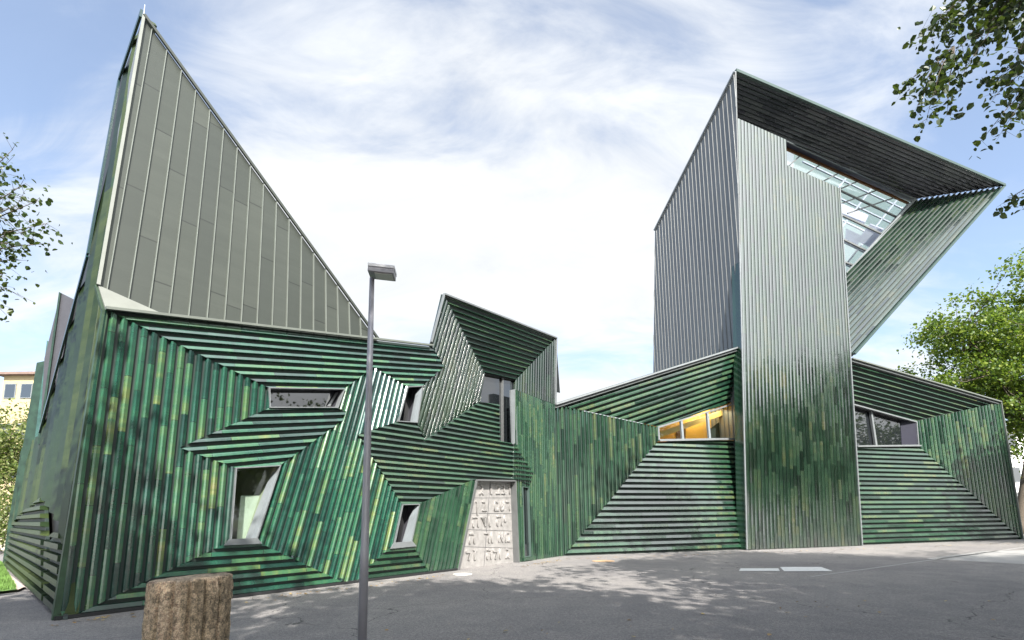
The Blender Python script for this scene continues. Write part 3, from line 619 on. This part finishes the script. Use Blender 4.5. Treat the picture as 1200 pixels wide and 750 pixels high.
# ------------------------------------------------------------------ ground markings and covers
for i, q in enumerate(([(868, 666.2), (912, 666.2), (914, 669.2), (866, 669.2)], [(914, 664.6), (962, 664.6), (976, 669.4), (919, 669.6)])):
    o = sheet('painted_marking', [G(p) for p in q], m_white, 0.006)
o = sheet('pavement', [G(p) for p in [(1085, 655), (1152, 646), (1400, 640), (1400, 672)]], m_paver, 0.004)
gut = MB(); a, b = G((950, 676)), G((1210, 640)); gut.bar(a, b, 0.10, 0.004, UP); o = gut.build('kerb_line', m_paver); o['kind'] = 'structure'
def disc(name, p, r, m, label, cat):
    c = G(p); N = 28; mb = MB(); mb.prism([c + V(math.cos(t) * r, math.sin(t) * r, 0) for t in [2 * math.pi * i / N for i in range(N)]], UP * 0.008)
    mb.prism([c + V(math.cos(t) * r * .82, math.sin(t) * r * .82, 0.008) for t in [2 * math.pi * i / N for i in range(N)]], UP * 0.006)
    return tag(mb.build(name, m), label, cat)
disc('manhole_cover', (707, 657.5), 0.40, simple('rusty_cover', (0.40, 0.27, 0.16), 0.7), 'round rust-brown manhole cover in the asphalt near the wall', 'manhole cover')
disc('drain_cover', (542, 673), 0.27, simple('pale_cover', (0.60, 0.58, 0.54), 0.6), 'small pale round cover in the paving before the door', 'drain cover')
# verge on the far left: strip of slabs then lawn
kp = sheet('paving_strip', [G(p) for p in [(1, 672), (6, 671), (29, 690), (20, 694)]], simple('rosy_slabs', (0.46, 0.36, 0.31), 0.8, scale=5), 0.05)
gp = [G(p) for p in [(-60, 640), (2, 660), (0, 672), (20, 694), (-90, 706)]]
lawn = mesh('grass', [(p.x, p.y, 0.06) for p in gp], [tuple(range(5))], m_grass); lawn['kind'] = 'stuff'; lawn['label'] = 'short green lawn'
rnd = random.Random(4)
bl = []; bf = []; a_, b_, c_, d_ = G((-20, 655)), G((2, 662)), G((19, 693)), G((-60, 700))
for i in range(9000):
    u, v = rnd.random(), rnd.random(); p = (a_ * (1 - u) + b_ * u) * (1 - v) + (d_ * (1 - u) + c_ * u) * v
    t = rnd.random() * 6.28; dx, dy = math.cos(t) * 0.012, math.sin(t) * 0.012; k = len(bl)
    bl += [(p.x - dx, p.y - dy, 0.06), (p.x + dx, p.y + dy, 0.06), (p.x + dy * 2, p.y - dx * 2, 0.06 + 0.05 + rnd.random() * 0.05)]; bf.append((k, k + 1, k + 2))
gb = mesh('grass_blades', bl, bf, m_grass); gb['kind'] = 'stuff'; gb['label'] = 'short grass blades on the lawn'

# ------------------------------------------------------------------ street lamp
lx = G((424, 762)); m_pole = simple('grey_painted_steel', (0.25, 0.245, 0.265), 0.4, 0.25, var=0.12)
lamp = thing('street_lamp', 'slim grey steel street lamp with a flat box head in front of the green wall', 'street lamp', lx)
ltop = AT((436, 326), lx.y + 0.02); ltop = V(ltop.x, ltop.y, ltop.z)
pm = MB(); pr = [0.056, 0.056, 0.054, 0.038, 0.034]; pp = [lx.lerp(ltop, t) for t in (0, 0.35, 0.42, 0.44, 1.0)]
pm.tube([lx, lx.lerp(ltop, .25), lx.lerp(ltop, .26), lx.lerp(ltop, .62), ltop], [0.056, 0.054, 0.050, 0.044, 0.032], 20); pm.build('pole', m_pole, lamp, smooth=True)
hp = MB(); hd = V(0.94, 0.10, -0.075).normalized(); hn = hd.cross(V(0, 1, 0)).normalized(); hn = hn if hn.z > 0 else -hn; hs = hd.cross(hn)
a = AT((432.5, 318), lx.y)
def hbox(a, L, Wd, H, z0): return MB().prism([a + hs * s * Wd / 2 + hn * t for s, t in ((-1, z0), (1, z0), (1, z0 + H), (-1, z0 + H))], hd * L)
HL = (AT((462.5, 322), lx.y) - a).length
hbox(a, HL, 0.26, 0.045, 0.02).build('lamp_head', simple('pale_grey_lid', (0.52, 0.52, 0.54), 0.35, 0.3), lamp, bevel=0.006)
hbox(a + hd * 0.004, HL - 0.01, 0.25, 0.062, -0.048).build('lamp_housing', m_pole, lamp, bevel=0.006)
hbox(a + hd * 0.09, HL - 0.12, 0.20, 0.008, -0.058).build('lens', simple('frosted_lens', (0.45, 0.44, 0.42), 0.3), lamp)
bs = MB(); bs.tube([lx, lx + UP * 0.02], 0.10, 20); bs.tube([lx + UP * 0.02, lx + UP * 0.05], [0.075, 0.065], 20); bs.build('base_plate', m_pole, lamp)

# ------------------------------------------------------------------ fluted stone post
pc = AT((221, 720), 4.15); pc = V(pc.x, pc.y, 0)
def stone():
    M = Mat('weathered_sandstone'); g = M.n('ShaderNodeTexCoord').outputs['Object']
    mp = M.n('ShaderNodeMapping'); mp.inputs['Scale'].default_value = (1, 1, 0.35); M.l(g, mp.inputs[0])
    a, b, f = M.noise(mp.outputs[0], 5, 8, 0.65, 0.6), M.noise(g, 26, 8, 0.75), M.noise(g, 90, 4, 0.7)
    c = M.ramp(a, [(0.3, (0.27, 0.25, 0.21)), (0.45, (0.42, 0.385, 0.32)), (0.6, (0.56, 0.51, 0.45)), (0.75, (0.36, 0.345, 0.25))])
    c = M.mixc(0.8, c, M.ramp(b, [(0.38, (0.12, 0.10, 0.07)), (0.58, (0.70, 0.60, 0.50))]), 'OVERLAY')
    c = M.mixc(0.5, c, M.ramp(f, [(0.42, (0.1, 0.09, 0.07)), (0.58, (0.8, 0.72, 0.62))]), 'OVERLAY')
    st = M.noise(mp.outputs[0], 11, 5, 0.6)
    c = M.mixc(M.math('MULTIPLY', M.math('GREATER_THAN', st, 0.60), 0.5), c, (0.06, 0.05, 0.035))
    M.l(c, M.b.inputs['Base Color']); M.set(Roughness=0.9)
    h = M.math('ADD', M.math('MULTIPLY', b, 0.7), M.math('MULTIPLY', f, 0.4)); M.bump(h, 1.0, 0.035); return M.m
ztop = AT((221, 676.5), 4.15).z
sv = []; sf_ = []; NS, NZ = 240, 90; rn = random.Random(9)
from mathutils import noise as mn
for k in range(NZ + 1):
    z = ztop * k / NZ; tr_ = 0
    edge = min(1.0, (NZ - k) / 1.6)
    for i in range(NS):
        t = 2 * math.pi * i / NS
        fl = -0.040 * math.exp(-(math.cos(t * 8 + 0.4) / 0.33) ** 2)
        r = 0.285 + fl + 0.012 * (1 - k / NZ) + 0.010 * mn.noise(V(math.cos(t) * 5, math.sin(t) * 5, z * 5)) + 0.007 * mn.noise(V(math.cos(t) * 30, math.sin(t) * 30, z * 26)) + 0.008 * mn.noise(V(math.cos(t) * 16, math.sin(t) * 16, z * 14))
        if k == NZ: r -= 0.016
        zz = z + (0.05 * r * math.cos(t) * (k / NZ) ** 2) + (0.010 * mn.noise(V(math.cos(t) * 3, math.sin(t) * 3, 7)) if k > NZ - 2 else 0)
        sv.append(pc + V(r * math.cos(t), r * math.sin(t), zz))
for k in range(NZ):
    for i in range(NS): q = k * NS; sf_.append((q + i, q + (i + 1) % NS, q + NS + (i + 1) % NS, q + NS + i))
c_ = len(sv); sv.append(pc + UP * (ztop + 0.006))
for i in range(NS): sf_.append((NZ * NS + i, NZ * NS + (i + 1) % NS, c_))
o = mesh('stone_post', [v - pc for v in sv], sf_, stone(), smooth=True); o.location = pc
tag(o, 'weathered fluted sandstone column stump in the left foreground', 'stone column')

# ------------------------------------------------------------------ trees
def leafmat(name, c1, c2, c3, tr=0.45):
    M = Mat(name); uv = M.n('ShaderNodeUVMap').outputs[0]; sp = M.n('ShaderNodeSeparateXYZ'); M.l(uv, sp.inputs[0])
    c = M.ramp(sp.outputs[0], [(0.0, c1), (0.5, c2), (1.0, c3)])
    d = M.n('ShaderNodeBsdfTranslucent'); M.l(M.mixc(0.5, c, (0.16, 0.24, 0.02), 'MIX'), d.inputs[0])
    M.l(c, M.b.inputs['Base Color']); M.set(Roughness=0.45)
    x = M.n('ShaderNodeMixShader'); x.inputs[0].default_value = tr; M.l(M.b.outputs[0], x.inputs[1]); M.l(d.outputs[0], x.inputs[2]); M.l(x.outputs[0], M.out.inputs[0]); return M.m
m_leaf = leafmat('linden_leaf', (0.014, 0.030, 0.007), (0.024, 0.050, 0.010), (0.060, 0.085, 0.016), 0.25)
m_leaf2 = leafmat('robinia_leaf', (0.040, 0.085, 0.010), (0.085, 0.15, 0.018), (0.22, 0.27, 0.03), 0.5)
m_leaf3 = leafmat('hedge_leaf', (0.05, 0.08, 0.015), (0.11, 0.15, 0.03), (0.28, 0.28, 0.12), 0.4)
m_bark = simple('bark', (0.085, 0.068, 0.05), 0.9, var=0.4, scale=12)
def leaves(centres, size, rs, up=0.5, sides=True):
    """one folded six-sided leaf at every centre"""
    n = len(centres); c = np.array(centres)
    d = rs.normal(size=(n, 3)); d /= np.linalg.norm(d, axis=1)[:, None]; d[:, 2] -= 0.35; d /= np.linalg.norm(d, axis=1)[:, None]
    nrm = rs.normal(size=(n, 3)); nrm[:, 2] += up * 2; nrm -= d * (nrm * d).sum(1)[:, None]; nrm /= np.linalg.norm(nrm, axis=1)[:, None]
    s = np.cross(d, nrm); L = size * rs.uniform(0.5, 1.4, size=(n, 1))
    sh = [(0.0, 0.0, 0), (0.30, 0.42, .10), (0.72, 0.34, .08), (1.0, 0.0, -0.06), (0.72, -0.34, .08), (0.30, -0.42, .10)]
    vs = np.stack([c + d * L * a + s * L * b + nrm * L * h for a, b, h in sh], 1).reshape(-1, 3)
    idx = np.arange(n)[:, None] * 6
    fs = np.concatenate([idx + np.array([0, 1, 2, 3]), idx + np.array([0, 3, 4, 5])], 1).reshape(-1, 4)
    r = rs.uniform(0, 1, size=n); uv = np.repeat(np.stack([r, r], 1), 8, axis=0)
    return vs, fs, uv
def tree(name, label, cat, base, cc, rad, nclump, per, lsize, mat, seed, th=0.2, shell=0.6, extra=None, group=None, csz=0.55, gaps=0.0):
    rs = np.random.RandomState(seed); r0 = random.Random(seed)
    t = thing(name, label, cat, base, group)
    tb = MB(); cc = Vector(cc); rad = Vector(rad); b0 = Vector(base)
    fork = b0.lerp(V(cc.x, cc.y, cc.z - rad.z * 0.55), 0.9)
    bend = V(r0.uniform(-.3, .3), r0.uniform(-.3, .3), 0)
    tb.tube([b0, b0.lerp(fork, .08) , b0.lerp(fork, .5) + bend, fork], [th * 1.5, th * 1.1, th * .9, th * .75], 12)
    cen = []; limbs = []
    nl = 9
    for i in range(nl):
        a = 2 * math.pi * (i + r0.random() * .6) / nl; e = r0.uniform(0.1, 1.1)
        tip = cc + V(math.cos(a) * math.cos(e) * rad.x * .72, math.sin(a) * math.cos(e) * rad.y * .72, (math.sin(e) * 1.3 - 0.45) * rad.z * .8)
        mid = fork.lerp(tip, .5) + V(0, 0, rad.z * .12) + V(r0.uniform(-.3, .3), r0.uniform(-.3, .3), 0)
        pts = [fork, fork.lerp(mid, .5) + V(0, 0, .1), mid, mid.lerp(tip, .6), tip]; tb.tube(pts, [th * .55, th * .42, th * .3, th * .18, th * .06], 7); limbs += pts[1:]
    for i in range(nclump):
        for _ in range(40):
            v = rs.normal(size=3); v /= np.linalg.norm(v); rr = r0.uniform(shell, 1.0) if r0.random() < .8 else r0.uniform(.2, shell)
            p = Vector(v) * rr
            nn = mn.noise(Vector(v) * 2.1 + V(seed, 0, 0)); p *= (1 + 0.30 * nn)
            if gaps and mn.noise(Vector(v) * 3.3 + V(0, seed, 0)) < -0.35 + gaps: continue
            break
        P = cc + V(p.x * rad.x, p.y * rad.y, p.z * rad.z); cen.append(P)
        near = min(limbs, key=lambda q: (q - P).length); m = near.lerp(P, .5) + V(0, 0, -.1 * (near - P).length)
        tb.tube([near, m, P], [th * .12, th * .08, th * .03], 4, cap=False)
    tb.build('trunk', m_bark, t, smooth=True)
    L = []
    for P in cen:
        R0 = csz * r0.uniform(.6, 1.5); k = int(per * r0.uniform(.6, 1.3))
        g = rs.normal(size=(k, 3)) * np.array([R0, R0, R0 * .55]); g[:, 2] -= 0.15 * (g[:, 0] ** 2 + g[:, 1] ** 2) / max(R0, .1)
        L.append(g + np.array(P))
    if extra is not None: L += extra
    L = np.concatenate(L); vs, fs, uv = leaves(L, lsize, rs)
    mesh('crown', vs.tolist(), fs.tolist(), mat, t, uvs=uv); return t
# tall robinia behind the right end
tree('tree', 'broad light green tree rising behind the right end of the building', 'tree', (36.5, 37.5, 0), (38.9, 37.5, 12.8), (8.4, 6, 8.3), 420, 130, 0.20, m_leaf2, 11, 0.34, shell=.45, csz=.58, gaps=0.22)
# off-frame neighbours that shade the square (their shadows and reflections show)
tree('tree', 'large linden beside the square whose leafy branches hang into the upper right', 'tree', (15, 0.5, 0), (13.6, 0.2, 12.0), (9.2, 6.4, 5.0), 420, 130, 0.21, m_leaf, 21, 0.33, shell=.3, csz=.7, extra=[np.random.RandomState(77).normal(size=(2600, 3)) * np.array([1.2, .9, .8]) + np.array([9.6, 6.6, 15.6])])
SH = [((32, 17.5, 0), (31.3, 18.4, 11.0), (4.0, 3.6, 3.4), 47), ((9.5, -6.8, 0), (9.2, -6.5, 10.8), (3.8, 3.2, 3.6), 46), ((46, 12, 0), (46, 12, 7.4), (8, 7, 7.6), 41), ((60, 17, 0), (60, 17, 7.2), (9, 8, 7.6), 42), ((60, -4, 0), (60, -4, 7.4), (9, 8, 8), 43), ((76, 6, 0), (76, 6, 7.4), (10, 10, 8), 44), ((33, 9, 0), (33, 9, 8.0), (5, 5, 5), 45), ((24.0, -2.0, 0), (24.0, -2.0, 11.0), (7, 7, 5.5), 31), ((1.8, -4.6, 0), (1.8, -4.6, 10.5), (3.8, 3.3, 3.6), 32), ((-6.5, -5.0, 0), (-6.0, -4.5, 9.4), (4.6, 4.0, 4.2), 33), ((-17, -8, 0), (-17, -8, 10), (6, 5, 5.5), 34), ((15, -16, 0), (15, -16, 11), (8, 6, 6), 35), ((36, -6, 0), (36, -6, 10), (8, 7, 6), 36), ((-7, -20, 0), (-7, -20, 10.5), (8, 5, 6.5), 37), ((30, -24, 0), (30, -24, 11), (9, 6, 7), 38), ((50, -16, 0), (50, -16, 10), (9, 7, 7), 39)]
for b, c, r_, s in SH:
    tree('tree', 'leafy linden standing beyond the near edge of the square', 'tree', b, c, r_, 170, 85, 0.28, m_leaf, s, 0.3, shell=.35, csz=.85, group='lindens around the near edge of the square')

# hanging linden sprays, upper right and left
def spray(root_px, tips, Y, seed, th=0.012, leaf=0.066, dens=26, mat=None, parent=None, droop=0.05, spread=0.10, nm='branch', anchor=None):
    r0 = random.Random(seed); rs = np.random.RandomState(seed); tb = MB(); cs = []
    root = AT(root_px, Y)
    if anchor is not None:
        m1, m2 = anchor.lerp(root, .35) + V(0, 0, .25), anchor.lerp(root, .7) + V(0, 0, .2); tb.tube([anchor, m1, m2, root], [th * 4, th * 2.6, th * 1.7, th], 8)
    for (px, w) in tips:
        y2 = Y + r0.uniform(-.35, .35); tip = AT(px, y2); mid = root.lerp(tip, .5) + V(0, 0, 0.08 * (tip - root).length)
        pts = [root, root.lerp(mid, .6) + V(r0.uniform(-.05, .05), 0, .02), mid, mid.lerp(tip, .5) + V(0, 0, .03), tip]
        tb.tube(pts, [th, th * .8, th * .6, th * .4, th * .15], 6)
        n = int(dens * w)
        for i in range(n):
            t = 1 - (r0.random() ** 1.5) * 0.75; k = min(int(t * 4), 3); p = pts[k].lerp(pts[k + 1], t * 4 - k)
            q = p + V(r0.gauss(0, spread), r0.gauss(0, spread), r0.gauss(0, spread * .7) - droop)
            if r0.random() < .3: tb.tube([p, q], [th * .18, th * .08], 4, cap=False)
            cs.append(q)
    tb.build(nm, m_bark, parent, smooth=True)
    vs, fs, uv = leaves(np.array([tuple(c) for c in cs]), leaf, rs)
    mesh('foliage', vs.tolist(), fs.tolist(), mat or m_leaf, parent, uvs=uv)
lind = [o for o in bpy.data.objects if o.get('label', '').startswith('large linden')][0]
MB().tube([V(13.5, 1.5, 10), V(12.5, 3.5, 13), V(10.8, 5.5, 14.8), V(9.4, 6.8, 15.6)], [.14, .10, .07, .03], 8).build('limb', m_bark, lind, smooth=True)
spray((1260, -60), [((1075, 45), 1.3), ((1100, 20), 1.5), ((1140, 8), 2.0), ((1150, 40), 2.0), ((1180, 30), 2.2), ((1195, 60), 1.6), ((1120, 60), 1.4), ((1128, 85), 1.0), ((1160, 5), 1.8), ((1100, 45), 1.3), ((1190, 8), 1.8)], 5.2, 5, dens=85, parent=lind, anchor=V(13.6, 1.4, 8.6))
spray((1118, 55), [((1060, 103), 1.2), ((1075, 128), .7), ((1085, 143), .7), ((1110, 135), .9), ((1125, 98), 1.0), ((1095, 108), 1.0), ((1080, 105), .9)], 5.2, 6, th=0.008, dens=52, spread=.06, parent=lind)
spray((1270, 60), [((1150, 98), 1.2), ((1170, 92), 1.2), ((1160, 118), 1.0), ((1190, 110), 1.4), ((1185, 135), 1.1), ((1150, 165), .6), ((1175, 152), .9), ((1198, 128), 1.2)], 5.0, 7, th=0.010, dens=52, spread=.07, parent=lind, anchor=V(13.6, 1.4, 8.6))
spray((1290, 200), [((1168, 243), .9), ((1182, 233), 1.0), ((1195, 242), 1.0)], 5.4, 8, th=0.008, dens=36, spread=.05, parent=lind, anchor=V(13.6, 1.4, 8.6))
lt = thing('tree', 'small-leaved tree beyond the left edge with fine branches reaching into view', 'tree', (-17, 10.5, 0))
tbm = MB(); tbm.tube([V(-17, 10.5, 0), V(-16.9, 10.4, 3), V(-16.2, 10.3, 6.5), V(-15.5, 10.3, 9)], [.2, .16, .12, .06], 10); tbm.build('trunk', m_bark, lt, smooth=True)
spray((-110, 330), [((15, 175), 1.0), ((5, 195), 1.4), ((30, 215), 1.0), ((45, 235), .7), ((20, 240), 1.2), ((55, 262), .8), ((35, 270), 1.2), ((58, 285), .6), ((10, 285), 1.5), ((25, 305), .9), ((5, 320), 1.3), ((12, 340), .8), ((3, 362), .9), ((0, 230), 1.5), ((-5, 270), 1.6), ((-15, 200), 1.5), ((-15, 330), 1.4)], 10.6, 15, th=0.03, leaf=0.10, dens=70, spread=.22, parent=lt, anchor=V(-16.2, 10.3, 6.5), mat=m_leaf)

# hedge and far left
tree('bush', 'bright yellow-green bush between the far house and the green side wall', 'bush', (-31.5, 31, 0), (-31.8, 31, 5.8), (3.7, 3, 4.2), 160, 90, 0.16, m_leaf3, 51, 0.12, shell=.2, csz=.6)
tree('bush', 'low leafy shrub at the foot of the side wall by the lawn', 'bush', (-26.6, 26.2, 0), (-26.8, 26.2, 1.9), (2.4, 2, 1.8), 70, 80, 0.12, m_leaf3, 52, 0.07, shell=.2, csz=.45)

def house(name, label, c, dx, dy, h, rz, mw, mr, floors, cols_, eave=0.6, roofh=1.8):
    t = thing(name, label, 'house', c); c = Vector(c)
    M3 = Matrix.Rotation(rz, 3, 'Z')
    MB().box(c + UP * h / 2, (dx, dy, h), rz).build('wall', mw, t)
    rp_ = [(-1, -1), (1, -1), (1, 1), (-1, 1)]
    bot = [c + M3 @ V(a * (dx / 2 + eave), b * (dy / 2 + eave), h) for a, b in rp_]; top = [c + M3 @ V(a * max(dx / 2 - 3, .3), b * 0.6, h + roofh) for a, b in rp_]
    r_ = MB().add([p - UP * .25 for p in bot] + bot + top, [(3, 2, 1, 0), (8, 9, 10, 11)] + [(i, (i + 1) % 4, 4 + (i + 1) % 4, 4 + i) for i in range(4)] + [(4 + i, 4 + (i + 1) % 4, 8 + (i + 1) % 4, 8 + i) for i in range(4)])
    r_.build('roof', mr, t)
    for side, (L, D) in enumerate(((dx, dy), (dy, dx))):
        for k in range(floors):
            for j in range(cols_):
                x = -L / 2 + (j + .5) * L / cols_; z = h / floors * (k + .55)
                sg = -1 if side == 0 else (1 if c.x < 0 else -1)
                loc = V(x, sg * (D / 2 + .03), z) if side == 0 else V(sg * (D / 2 + .03), x, z)
                d = (1.2, .08, 1.6) if side == 0 else (.08, 1.2, 1.6); d2 = (1.0, .1, 1.4) if side == 0 else (.1, 1.0, 1.4)
                f_ = MB().box(c + M3 @ loc, d, rz).build('window', m_trim, t); MB().box(c + M3 @ loc, d2, rz).build('pane', m_glass, f_)
p = AT((38, 500), 52)
house('house', 'narrow pale yellow house end with a brown hipped roof at the far left', (p.x - 1.9, 58, 0), 3.4, 12, 17.0, 0, simple('yellow_render', (0.36, 0.29, 0.17), 0.85), simple('brown_roof', (0.16, 0.11, 0.09), 0.8), 4, 2)
house('house', 'white rendered building half hidden by the tree at the far right', (60.5, 60, 0), 18, 12, 10.5, 0, simple('white_render', (0.75, 0.74, 0.72), 0.8), simple('grey_roof', (0.35, 0.34, 0.34), 0.8), 3, 6, roofh=0.8)
gw = MB(); gw.box((45, 44, 1.6), (16, 0.3, 3.2)); tag(gw.build('garden_wall', simple('grey_concrete', (0.30, 0.31, 0.32), 0.8)), 'grey concrete garden wall beyond the right end of the building', 'wall')
tag(MB().box((-27, 30.0, 1.0), (8, 0.3, 2.0)).build('garden_wall', simple('beige_wall', (0.48, 0.42, 0.34), 0.8)), 'beige garden wall behind the lawn at the far left', 'wall')

# dry leaves and grit blown against the foot of the walls
rs = np.random.RandomState(3); cs = []
for (a, b, n) in (((64, 731), (537, 672), 130), ((608, 664), (655, 656), 60), ((661, 655), (875, 648), 110), ((875, 648), (1198, 636), 120), ((300, 745), (1150, 690), 60)):
    a, b = G(a), G(b)
    for _ in range(n):
        t = rs.rand(); p = a.lerp(b, t); q = abs(rs.normal()) * (0.22 if n != 60 or b.y > 15 else 2.5); cs.append((p.x + 0.25 * q, p.y - q, 0.012))
vs, fs, uv = leaves(np.array(cs), 0.06, rs, up=3.0)
vs[:, 2] = np.clip(vs[:, 2], 0.003, 0.03)
fl = mesh('fallen_leaves', vs.tolist(), fs.tolist(), leafmat('dry_leaf', (0.16, 0.09, 0.03), (0.28, 0.17, 0.06), (0.36, 0.28, 0.12), 0.1), uvs=uv); fl['kind'] = 'stuff'; fl['label'] = 'dry fallen leaves along the foot of the walls'
